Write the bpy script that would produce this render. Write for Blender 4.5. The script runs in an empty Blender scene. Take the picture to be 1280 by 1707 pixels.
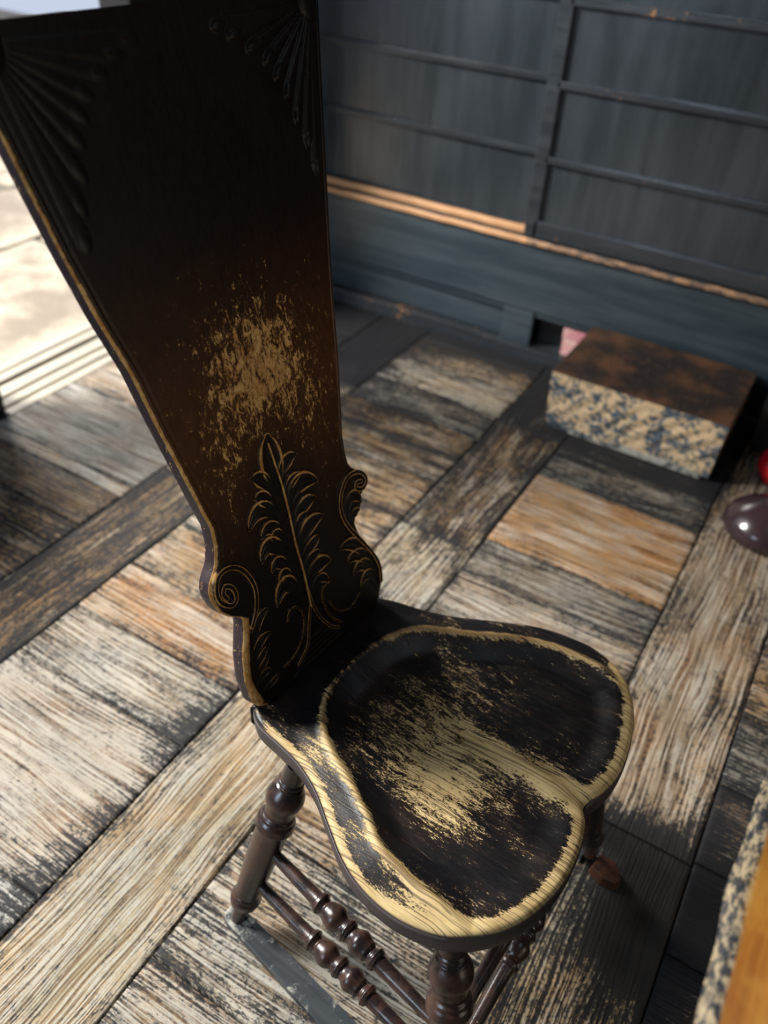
import bpy, bmesh, math, random
import numpy as np
from mathutils import Vector, Matrix
random.seed(4); rng = np.random.default_rng(4)
scene = bpy.context.scene
COL = scene.collection
PI = math.pi

# ------------------------------------------------------------------ camera
CAMH = 1.4
yaw, pit, rol, FPX = 0.50528, 0.683987, 0.0647364, 1373.0
cy_, sy_ = math.cos(yaw), math.sin(yaw)
fw = Vector((-sy_*math.cos(pit), cy_*math.cos(pit), -math.sin(pit)))
r0 = Vector((cy_, sy_, 0)); u0 = r0.cross(fw)
rt = r0*math.cos(rol) + u0*math.sin(rol); up = u0*math.cos(rol) - r0*math.sin(rol)
cam = bpy.data.cameras.new('camera'); camo = bpy.data.objects.new('camera', cam); COL.objects.link(camo)
M = Matrix((rt, up, -fw)).transposed().to_4x4(); M.translation = Vector((0, 0, CAMH))
camo.matrix_world = M
cam.sensor_fit = 'VERTICAL'; cam.sensor_height = 24.0; cam.lens = 24.0*FPX/1707.0
cam.clip_start = 0.02; cam.clip_end = 100
cam.dof.use_dof = True; cam.dof.focus_distance = 1.07; cam.dof.aperture_fstop = 1.75
scene.camera = camo

# ------------------------------------------------------------------ view, world, light
vs = scene.view_settings
scene.display_settings.display_device = 'sRGB'
vs.view_transform = 'Standard'; vs.look = 'None'; vs.gamma = 1; vs.exposure = 0.0
vs.use_curve_mapping = False
w = bpy.data.worlds.new('sky'); scene.world = w; w.use_nodes = True
bg = w.node_tree.nodes['Background']
bg.inputs[0].default_value = (0.72, 0.80, 1.0, 1); bg.inputs[1].default_value = .8

def area(name, loc, target, sx, sy, power, col):
    l = bpy.data.lights.new(name, 'AREA'); l.shape = 'RECTANGLE'; l.size = sx; l.size_y = sy
    l.energy = power; l.color = col
    o = bpy.data.objects.new(name, l); COL.objects.link(o); o.location = loc
    o.rotation_euler = (Vector(target)-Vector(loc)).to_track_quat('-Z', 'Y').to_euler()
    return o
# daylight outside the window of the left wall, daylight outside the open doorway, then three fill lamps added inside the room
area('window_daylight', (-3.85, 0.20, 2.90), (-0.45, 0.55, 0.3), 0.9, 0.7, 400, (1.0, 0.965, 0.91))
area('doorway_daylight', (-4.6, 2.5, 2.6), (-1.6, 1.2, 0.0), 1.0, 0.9, 165, (1.0, 0.965, 0.91))
area('room_top_fill', (0.55, 0.9, 2.44), (-0.25, 0.75, 0.4), 0.7, 0.7, 4, (0.78, 0.89, 1.0))  # added soft lamp under the closed ceiling, lifts the seat
area('right_fill', (1.70, 0.45, 1.05), (-0.5, 0.7, 0.55), 0.9, 0.7, 9, (1.0, 0.86, 0.68))  # added warm lamp that brightens the backboard; the right wall has no window
area('rear_fill', (-1.4, -1.9, 1.6), (-1.2, 2.5, 0.5), 0.9, 1.0, 34, (0.68, 0.83, 1.0))  # added cool lamp behind the camera, brightens seat, back wall and block

# ------------------------------------------------------------------ helpers
def link(me, name, mat=None, parent=None):
    o = bpy.data.objects.new(name, me); COL.objects.link(o)
    if mat: me.materials.append(mat)
    if parent: o.parent = parent
    return o
def tag(o, label, cat, group=None, kind=None):
    o['label'] = label; o['category'] = cat
    if group: o['group'] = group
    if kind: o['kind'] = kind
    return o
def thing(name, loc, rz, label, cat):
    o = bpy.data.objects.new(name, None); COL.objects.link(o)
    o.location = loc; o.rotation_euler = (0, 0, rz); o.empty_display_size = .05
    o['label'] = label; o['category'] = cat
    return o
def struct(o):
    o['kind'] = 'structure'; return o
def shade(me, smooth=True):
    me.polygons.foreach_set('use_smooth', [smooth]*len(me.polygons))
def np_mesh(name, V, F):
    me = bpy.data.meshes.new(name)
    V = np.asarray(V, dtype=np.float32); F = np.asarray(F, dtype=np.int32)
    me.vertices.add(len(V)); me.vertices.foreach_set('co', V.ravel())
    me.loops.add(F.size); me.loops.foreach_set('vertex_index', F.ravel())
    me.polygons.add(len(F)); me.polygons.foreach_set('loop_start', np.arange(0, F.size, 4, dtype=np.int32))
    me.update(calc_edges=True); me.validate()
    return me
def fattr(me, name, vals):
    a = me.attributes.new(name, 'FLOAT', 'POINT'); a.data.foreach_set('value', np.asarray(vals, dtype=np.float32))
def bx(bm, x0, x1, y0, y1, z0, z1):
    vs_ = [bm.verts.new((x, y, z)) for x in (x0, x1) for y in (y0, y1) for z in (z0, z1)]
    fs = []
    for f in ((0,1,3,2), (4,6,7,5), (0,4,5,1), (2,3,7,6), (0,2,6,4), (1,5,7,3)):
        fs.append(bm.faces.new([vs_[i] for i in f]))
    return fs
def bm_obj(name, bm, mat, parent=None, bevel=0, seg=2, smooth=False):
    if bevel:
        bmesh.ops.bevel(bm, geom=list(bm.edges), offset=bevel, segments=seg, profile=.6, affect='EDGES', clamp_overlap=True)
    bmesh.ops.recalc_face_normals(bm, faces=bm.faces)
    me = bpy.data.meshes.new(name); bm.to_mesh(me); bm.free()
    if smooth: shade(me)
    return link(me, name, mat, parent)
def box_obj(name, mat, parent, x0, x1, y0, y1, z0, z1, bevel=.004):
    bm = bmesh.new(); bx(bm, x0, x1, y0, y1, z0, z1)
    return bm_obj(name, bm, mat, parent, bevel)
def catmull(P, n=10):
    P = np.asarray(P, float); Q = np.vstack([2*P[0]-P[1], P, 2*P[-1]-P[-2]]); out = []
    for i in range(1, len(Q)-2):
        for t in np.linspace(0, 1, n, endpoint=False):
            a, b, c, d = Q[i-1:i+3]
            out.append(.5*((2*b)+(-a+c)*t+(2*a-5*b+4*c-d)*t*t+(-a+3*b-3*c+d)*t**3))
    out.append(Q[-2]); return np.array(out)
def lathe(name, A, B, prof, mat, parent, seg=40, attr=True):
    """prof: list of (t along axis 0..1, radius); smooth curve between, sharp where points are doubled"""
    A = Vector(A); B = Vector(B); ax = (B-A); L = ax.length; ax.normalize()
    s = ax.orthogonal().normalized(); t_ = ax.cross(s)
    V = []; F = []; n = len(prof); cr = []
    for t, r in prof:
        c = A + ax*(t*L)
        for k in range(seg):
            a = 2*PI*k/seg
            V.append(c + (s*math.cos(a)+t_*math.sin(a))*max(r, 1e-4)); cr.append(r)
    for i in range(n-1):
        for k in range(seg):
            k2 = (k+1) % seg
            F.append((i*seg+k, i*seg+k2, (i+1)*seg+k2, (i+1)*seg+k))
    me = bpy.data.meshes.new(name); me.from_pydata(V, [], F); me.update(); shade(me)
    r = np.array([p[1] for p in prof]); 
    cre = np.zeros(n)
    for i in range(1, n-1): cre[i] = max(0, r[i]-.5*(r[i-1]+r[i+1]))/.0012
    fattr(me, 'crest', np.repeat(np.clip(cre, 0, 1), seg))
    bm = bmesh.new(); bm.from_mesh(me); bmesh.ops.recalc_face_normals(bm, faces=bm.faces); bm.to_mesh(me); bm.free()
    return link(me, name, mat, parent)
def prof_curve(keys, step=.02):
    """keys: (t, r, kind) ; kind 's' smooth bulge toward next, 'l' straight line"""
    out = []
    for i in range(len(keys)-1):
        t0, r0_, k = keys[i]; t1, r1_, _ = keys[i+1]
        m = 8 if k != 'l' else 5
        for j in range(m):
            f = j/m
            if k == 's': g = .5-.5*math.cos(PI*f)
            elif k == 'o': g = math.sin(PI*f/2)          # convex start (bulb going out)
            elif k == 'i': g = 1-math.cos(PI*f/2)
            else: g = f
            out.append((t0+(t1-t0)*f, r0_+(r1_-r0_)*g))
    out.append(keys[-1][:2]); return out

# ------------------------------------------------------------------ node helpers
class NT:
    def __init__(s, name):
        s.m = bpy.data.materials.new(name); s.m.use_nodes = True; s.t = s.m.node_tree
        s.b = s.t.nodes['Principled BSDF']
    def n(s, typ, **kw):
        x = s.t.nodes.new(typ)
        for k, v in kw.items(): setattr(x, k, v)
        return x
    def put(s, sock, v):
        if v is None: return
        if hasattr(v, 'links') or isinstance(v, bpy.types.NodeSocket): s.t.links.new(v, sock)
        elif isinstance(v, (tuple, list)) and len(v) == 3 and sock.type == 'RGBA': sock.default_value = (*v, 1)
        else: sock.default_value = v
    def coord(s, kind='Object'): return s.n('ShaderNodeTexCoord').outputs[kind]
    def attr(s, name, out='Fac'): return s.n('ShaderNodeAttribute', attribute_name=name).outputs[out]
    def map(s, v, scale=(1,1,1), loc=(0,0,0), rot=(0,0,0)):
        x = s.n('ShaderNodeMapping'); s.put(x.inputs[0], v)
        x.inputs['Location'].default_value = loc; x.inputs['Rotation'].default_value = rot; x.inputs['Scale'].default_value = scale
        return x.outputs[0]
    def noise(s, v, scale=5, detail=6, rough=.6, dist=0, out=0):
        x = s.n('ShaderNodeTexNoise'); s.put(x.inputs['Vector'], v); x.inputs['Scale'].default_value = scale
        x.inputs['Detail'].default_value = detail; x.inputs['Roughness'].default_value = rough; x.inputs['Distortion'].default_value = dist
        return x.outputs[out]
    def wave(s, v, scale, dist, detail=3, dscale=1, rough=.6, direc='Y'):
        x = s.n('ShaderNodeTexWave', bands_direction=direc); s.put(x.inputs['Vector'], v)
        x.inputs['Scale'].default_value = scale; x.inputs['Distortion'].default_value = dist
        x.inputs['Detail'].default_value = detail; x.inputs['Detail Scale'].default_value = dscale; x.inputs['Detail Roughness'].default_value = rough
        return x.outputs['Fac']
    def math(s, op, a, b=None, c=None, clamp=False):
        x = s.n('ShaderNodeMath', operation=op, use_clamp=clamp); s.put(x.inputs[0], a)
        if b is not None: s.put(x.inputs[1], b)
        if c is not None: s.put(x.inputs[2], c)
        return x.outputs[0]
    def ramp(s, f, lo, hi, a=0., b=1.):
        x = s.n('ShaderNodeMapRange', interpolation_type='SMOOTHSTEP'); s.put(x.inputs[0], f)
        x.inputs[1].default_value = lo; x.inputs[2].default_value = hi; x.inputs[3].default_value = a; x.inputs[4].default_value = b
        return x.outputs[0]
    def mix(s, f, a, b):
        x = s.n('ShaderNodeMix', data_type='RGBA'); s.put(x.inputs[0], f); s.put(x.inputs[6], a); s.put(x.inputs[7], b)
        return x.outputs[2]
    def mul(s, a, b):
        x = s.n('ShaderNodeMix', data_type='RGBA', blend_type='MULTIPLY'); x.inputs[0].default_value = 1; s.put(x.inputs[6], a); s.put(x.inputs[7], b)
        return x.outputs[2]
    def fin(s, col, rough=.5, bump=None, bs=.3, bd=.002, spec=.5, metal=0, coat=0):
        s.put(s.b.inputs['Base Color'], col); s.put(s.b.inputs['Roughness'], rough)
        s.b.inputs['Specular IOR Level'].default_value = spec; s.b.inputs['Metallic'].default_value = metal
        s.b.inputs['Coat Weight'].default_value = coat; s.b.inputs['Coat Roughness'].default_value = .25
        if bump is not None:
            x = s.n('ShaderNodeBump'); x.inputs['Strength'].default_value = bs; x.inputs['Distance'].default_value = bd
            s.put(x.inputs['Height'], bump); s.put(s.b.inputs['Normal'], x.outputs[0])
        return s.m

# ------------------------------------------------------------------ materials
def mat_floor():
    k = NT('aged_floor_planks')
    uv = k.n('ShaderNodeUVMap', uv_map='grain').outputs[0]
    pos = k.coord('Object')
    tone = k.attr('tone', 'Color'); dark = k.attr('stain_shade'); pale = k.attr('pale'); edge = k.attr('edge')
    wob = k.noise(k.map(uv, (2.6, 8, 1)), 1, 2, .5)
    comb = k.n('ShaderNodeCombineXYZ'); k.put(comb.inputs[1], k.math('MULTIPLY', wob, .045))
    add = k.n('ShaderNodeVectorMath', operation='ADD'); k.put(add.inputs[0], uv); k.put(add.inputs[1], comb.outputs[0])
    uvd = add.outputs[0]
    ring = k.noise(k.map(uvd, (4, 230, 1)), 1, 2, .5)
    ringf = k.ramp(ring, .42, .56)
    fine = k.noise(k.map(uvd, (30, 700, 1)), 1, 2, .6)
    patch = k.noise(k.map(uv, (6, 11, 1)), 1, 8, .72, .4)
    patch2 = k.noise(k.map(uv, (8, 15, 1), (7, 3, 0)), 1, 9, .74, .5)
    hue = k.noise(k.map(uv, (4, 9, 1), (1, 13, 0)), 1, 4, .6, .3)
    fleck = k.noise(k.map(uvd, (130, 260, 1), (3, 9, 0)), 1, 7, .84)
    blot = k.noise(k.map(uv, (55, 90, 1), (2, 5, 0)), 1, 8, .82)
    base = k.mul(tone, k.mix(ringf, (.50, .40, .32), (.98, .96, .93)))
    base = k.mul(base, k.mix(k.ramp(hue, .36, .64), (.80, .88, .96), (1.04, .98, .90)))
    rust = k.math('MULTIPLY', k.ramp(patch2, .56, .68), k.ramp(fleck, .40, .55))
    base = k.mix(k.math('MULTIPLY', rust, .6), base, (.27, .125, .05))
    # limed paint left in the soft grain
    pm = k.math('ADD', k.math('MULTIPLY', patch, .6), k.math('MULTIPLY', ring, .7))
    pm = k.math('ADD', pm, k.math('MULTIPLY', fleck, 1.0)); pm = k.math('ADD', pm, k.math('MULTIPLY', pale, .32))
    pmf = k.ramp(pm, 1.19, 1.31)
    base = k.mix(k.math('MULTIPLY', pmf, .72), base, k.mix(hue, (.41, .415, .40), (.50, .445, .35)))
    # black wear in flecks, plus the staining and painted shade
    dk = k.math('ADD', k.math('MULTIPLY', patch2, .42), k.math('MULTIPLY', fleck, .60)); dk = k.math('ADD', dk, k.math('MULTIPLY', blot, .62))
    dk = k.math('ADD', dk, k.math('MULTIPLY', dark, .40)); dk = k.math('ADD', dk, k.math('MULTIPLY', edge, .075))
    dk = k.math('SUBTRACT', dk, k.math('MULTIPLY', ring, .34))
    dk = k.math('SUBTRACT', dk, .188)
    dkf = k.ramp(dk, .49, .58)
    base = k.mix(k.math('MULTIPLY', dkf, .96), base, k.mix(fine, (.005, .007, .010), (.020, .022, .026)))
    line = k.ramp(fine, .34, .42, 1., 0.)
    base = k.mix(k.math('MULTIPLY', line, .45), base, (.06, .045, .038))
    lum = k.math('ADD', k.math('MULTIPLY', ringf, .7), k.math('MULTIPLY', fine, .35))
    lum = k.math('ADD', lum, k.math('MULTIPLY', blot, .35))
    rough = k.ramp(patch, .3, .7, .48, .72)
    return k.fin(base, rough, lum, .8, .0014, .18)
def mat_seat():
    k = NT('worn_black_seat')
    o = k.coord('Object'); wear = k.attr('wear')
    wob = k.noise(k.map(o, (7, 9, 1)), 1, 2, .5)
    comb = k.n('ShaderNodeCombineXYZ'); k.put(comb.inputs[1], k.math('MULTIPLY', wob, .03))
    add = k.n('ShaderNodeVectorMath', operation='ADD'); k.put(add.inputs[0], o); k.put(add.inputs[1], comb.outputs[0]); g = add.outputs[0]
    side = k.attr('side')
    streak = k.noise(k.map(g, (34, 150, 30)), 1, 11, .80, .25)
    fleck = k.noise(k.map(g, (230, 520, 120)), 1, 6, .78)
    big = k.noise(k.map(g, (12, 24, 8), (2, 5, 0)), 1, 6, .65)
    line = k.noise(k.map(g, (5, 430, 5)), 1, 2, .5)
    crack = k.ramp(line, .41, .49, 1., 0.)
    long_ = k.noise(k.map(g, (7, 95, 7), (3, 1, 2)), 1, 2, .5)
    crack2 = k.ramp(long_, .325, .355, 1., 0.)
    f = k.math('ADD', k.math('MULTIPLY', streak, 2.9), k.math('MULTIPLY', fleck, 2.3))
    f = k.math('ADD', f, k.math('MULTIPLY', big, 1.5)); f = k.math('ADD', k.math('SUBTRACT', f, 3.35), wear)
    m = k.ramp(f, .46, .60); mm = k.ramp(f, .22, .50)
    bare = k.mix(k.ramp(big, .35, .65), (.44, .285, .100), (.60, .44, .19))
    bare = k.mix(k.ramp(streak, .38, .62, 0, .5), bare, (.70, .54, .29))
    bare = k.mix(k.math('MULTIPLY', crack, .72), bare, (.085, .046, .018))
    amber = k.attr('amber')
    bare = k.mix(k.math('MULTIPLY', amber, .9), bare, (.26, .130, .036))
    paint = k.mix(k.ramp(big, .4, .7), (.0055, .0052, .0065), (.017, .010, .008))
    col = k.mix(k.math('MULTIPLY', mm, .5), paint, (.060, .028, .012))
    col = k.mix(m, col, bare)
    col = k.mix(k.math('MULTIPLY', crack2, .8), col, (.016, .010, .007))
    col = k.mix(side, col, (.060, .046, .045))
    rough = k.math('ADD', k.math('MULTIPLY', m, .20), k.ramp(streak, .3, .7, .27, .46))
    rough = k.math('ADD', rough, k.math('MULTIPLY', side, .12))
    h = k.math('SUBTRACT', k.math('MULTIPLY', line, .35), k.math('MULTIPLY', crack2, .5))
    h = k.math('ADD', h, k.math('MULTIPLY', fleck, .35)); h = k.math('SUBTRACT', h, k.math('MULTIPLY', m, .25))
    h = k.math('MULTIPLY', h, k.math('SUBTRACT', 1.0, side))
    return k.fin(col, rough, h, .6, .0013, .45)
def mat_board():
    k = NT('worn_black_backboard')
    o = k.coord('Object'); wear = k.attr('wear'); side = k.attr('side'); crest = k.attr('crest')
    scr = k.noise(k.map(o, (190, 190, 42)), 1, 10, .82, .5)
    scr2 = k.noise(k.map(o, (70, 70, 48), (4, 1, 8), (0, .45, 0)), 1, 11, .82, .9)
    big = k.noise(k.map(o, (12, 12, 7)), 1, 4, .6)
    f = k.math('ADD', k.math('MULTIPLY', scr, 2.4), k.math('MULTIPLY', scr2, 2.4))
    f = k.math('ADD', k.math('SUBTRACT', f, 2.4), wear)
    m = k.ramp(f, .47, .62)
    paint = k.mix(k.ramp(big, .40, .66), (.0038, .0032, .0032), (.0080, .0048, .0038))
    warm = k.attr('warm')
    paint = k.mix(k.math('MULTIPLY', warm, k.ramp(scr2, .35, .65, .55, 1.)), paint, (.092, .034, .010))
    paint = k.mix(side, paint, k.mix(big, (.040, .025, .026), (.028, .021, .026)))
    bare = k.mix(k.ramp(scr2, .42, .62), (.34, .16, .045), (.62, .40, .15))
    col = k.mix(m, paint, bare)
    cm = k.ramp(k.math('ADD', k.math('MULTIPLY', scr, .75), crest), .66, .92)
    col = k.mix(k.math('MULTIPLY', cm, .92), col, k.mix(k.ramp(scr2, .4, .62), (.38, .17, .04), (.66, .42, .16)))
    rough = k.math('ADD', k.math('MULTIPLY', m, .2), k.ramp(scr, .3, .7, .34, .52))
    return k.fin(col, rough, scr, .15, .0012, .22)
def mat_turned():
    k = NT('turned_dark_wood')
    o = k.coord('Object'); crest = k.attr('crest')
    n1 = k.noise(k.map(o, (30, 30, 12)), 1, 6, .7, .5); n2 = k.noise(o, 140, 5, .75); n3 = k.noise(k.map(o, (260, 260, 40)), 1, 3, .6)
    col = k.mix(k.ramp(n1, .38, .66), (.018, .013, .013), (.060, .027, .018))
    f = k.math('ADD', k.math('MULTIPLY', n2, .7), k.math('MULTIPLY', crest, .30))
    col = k.mix(k.ramp(f, .50, .64, 0, .75), col, (.17, .068, .036))
    col = k.mix(k.ramp(n2, .68, .73, 0, .8), col, (.55, .50, .44))
    return k.fin(col, k.ramp(n1, .3, .7, .22, .38), k.math('ADD', n2, n3), .14, .0015, .55, coat=.25)
def mat_wall(name, c1, c2, worn=(.42, .21, .075), wearlo=.70, axis='z', rough=(.22, .42)):
    k = NT(name)
    o = k.coord('Object')
    sc = (20, 20, 2.2) if axis == 'z' else (2.2, 20, 26)
    n = k.noise(k.map(o, sc), 1, 5, .6); b = k.noise(o, 3.2, 4, .6); f = k.noise(o, 60, 6, .75)
    g = k.noise(k.map(o, tuple(a*9 for a in sc)), 1, 2, .5)
    col = k.mix(k.ramp(n, .35, .68), c1, c2)
    w_ = k.math('ADD', k.math('MULTIPLY', b, .5), k.math('MULTIPLY', f, .5))
    bev = k.n('ShaderNodeNewGeometry').outputs['Pointiness']
    w_ = k.math('ADD', w_, k.ramp(bev, .52, .60, 0, .10))
    col = k.mix(k.ramp(w_, wearlo, wearlo+.06), col, worn)
    return k.fin(col, k.ramp(b, .3, .7, *rough), k.math('ADD', n, k.math('MULTIPLY', g, .4)), .18, .004, .5)
def mat_worn_sill():
    k = NT('worn_orange_sill')
    o = k.coord('Object'); worn = k.attr('worn')
    n = k.noise(k.map(o, (5, 60, 60)), 1, 5, .65); f = k.noise(k.map(o, (25, 90, 90)), 1, 5, .75)
    w_ = k.math('ADD', k.math('MULTIPLY', f, .8), worn)
    col = k.mix(k.ramp(w_, .62, .95), (.030, .032, .036), k.mix(n, (.40, .17, .06), (.72, .42, .21)))
    return k.fin(col, .5, n, .2, .002)
def mat_block():
    k = NT('flaking_block')
    o = k.coord('Object'); top = k.attr('top')
    n = k.math('ADD', k.math('MULTIPLY', k.noise(k.map(o, (60, 40, 62)), 1, 7, .72, .2), .62), k.math('MULTIPLY', k.noise(o, 17, 3, .6), .38)); n2 = k.noise(o, 60, 5, .7); b = k.noise(o, 7, 5, .65)
    face = k.mix(k.ramp(n, .47, .52), (.075, .105, .135), k.mix(n2, (.56, .36, .19), (.85, .68, .43)))
    topc = k.mix(k.ramp(b, .40, .64), (.022, .015, .012), (.115, .050, .022))
    topc = k.mix(k.ramp(n2, .52, .7, 0, .4), topc, (.16, .095, .06))
    col = k.mix(top, face, topc)
    return k.fin(col, k.math('ADD', .35, k.math('MULTIPLY', n2, .4)), k.math('ADD', n, n2), .5, .006)
def mat_simple(name, col, rough=.5, col2=None, scale=20, bump=.1, coat=0, stretch=(1,1,1)):
    k = NT(name); o = k.coord('Object'); n = k.noise(k.map(o, stretch), scale, 5, .65)
    c = k.mix(k.ramp(n, .35, .65), col, col2 or tuple(c*.6 for c in col))
    return k.fin(c, rough, n, bump, .003, .5, coat=coat)
def mat_table():
    k = NT('orange_table_wood')
    o = k.coord('Object'); edge = k.attr('edge')
    g = k.noise(k.map(o, (90, 5, 60)), 1, 5, .65, .3); b = k.noise(o, 14, 4, .6); f = k.noise(k.map(o, (300, 40, 300)), 1, 3, .6)
    top = k.mix(k.ramp(g, .35, .65), (.34, .115, .012), (.50, .20, .022)); top = k.mix(k.ramp(b, .42, .66, 0, .6), top, (.58, .28, .045))
    dk = k.noise(k.map(o, (170, 75, 170)), 1, 7, .75)
    ed = k.mix(k.ramp(dk, .46, .56), (.030, .034, .042), (.46, .36, .22))
    col = k.mix(edge, top, ed)
    return k.fin(col, .38, k.math('ADD', g, f), .2, .002, .5)

FLOOR = mat_floor(); SEAT = mat_seat(); BOARD = mat_board(); TURN = mat_turned()
PANEL = mat_wall('dark_blue_black_panel', (.026, .033, .039), (.040, .049, .057), wearlo=.80, rough=(.13, .28))
FRAME = mat_wall('dark_frame_wood', (.022, .027, .032), (.042, .050, .058), worn=(.40, .19, .07), wearlo=.635, axis='x', rough=(.18, .34))
BASEB = mat_wall('teal_black_board', (.026, .040, .050), (.050, .068, .080), wearlo=.82, axis='x')
SILL = mat_worn_sill(); BLOCK = mat_block(); TABLE = mat_table()
GAP = mat_simple('dark_gap', (.010, .010, .011), .9)
PLASTER = mat_simple('dim_plaster', (.16, .14, .12), .9, (.12, .10, .09), 4)
STONE = mat_simple('pale_yard_stone', (.40, .35, .27), .85, (.20, .165, .125), 3.4, .3)
RUNNER = mat_wall('slate_runner', (.022, .028, .034), (.060, .070, .078), worn=(.40, .39, .34), wearlo=.545, axis='x', rough=(.3, .5))
TOE = mat_simple('red_brown_toe', (.095, .036, .020), .45, (.045, .018, .012), 60)
LACQ = mat_simple('dark_plum_lacquer', (.040, .022, .026), .16, (.028, .017, .02), 9, .03, coat=.5)
BLACK = mat_simple('black_wood', (.010, .009, .009), .4, (.006, .006, .007), 9)
RED = mat_simple('red_lacquer', (.55, .008, .02), .2, (.42, .006, .015), 12, .02, coat=.4)
PINK = mat_simple('pink_paper', (.60, .26, .27), .7, (.72, .60, .50), 9, .05)
WHITEWALL = mat_simple('pale_yard_wall', (.74, .70, .80), .9, (.86, .80, .76), 1.2)

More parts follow.
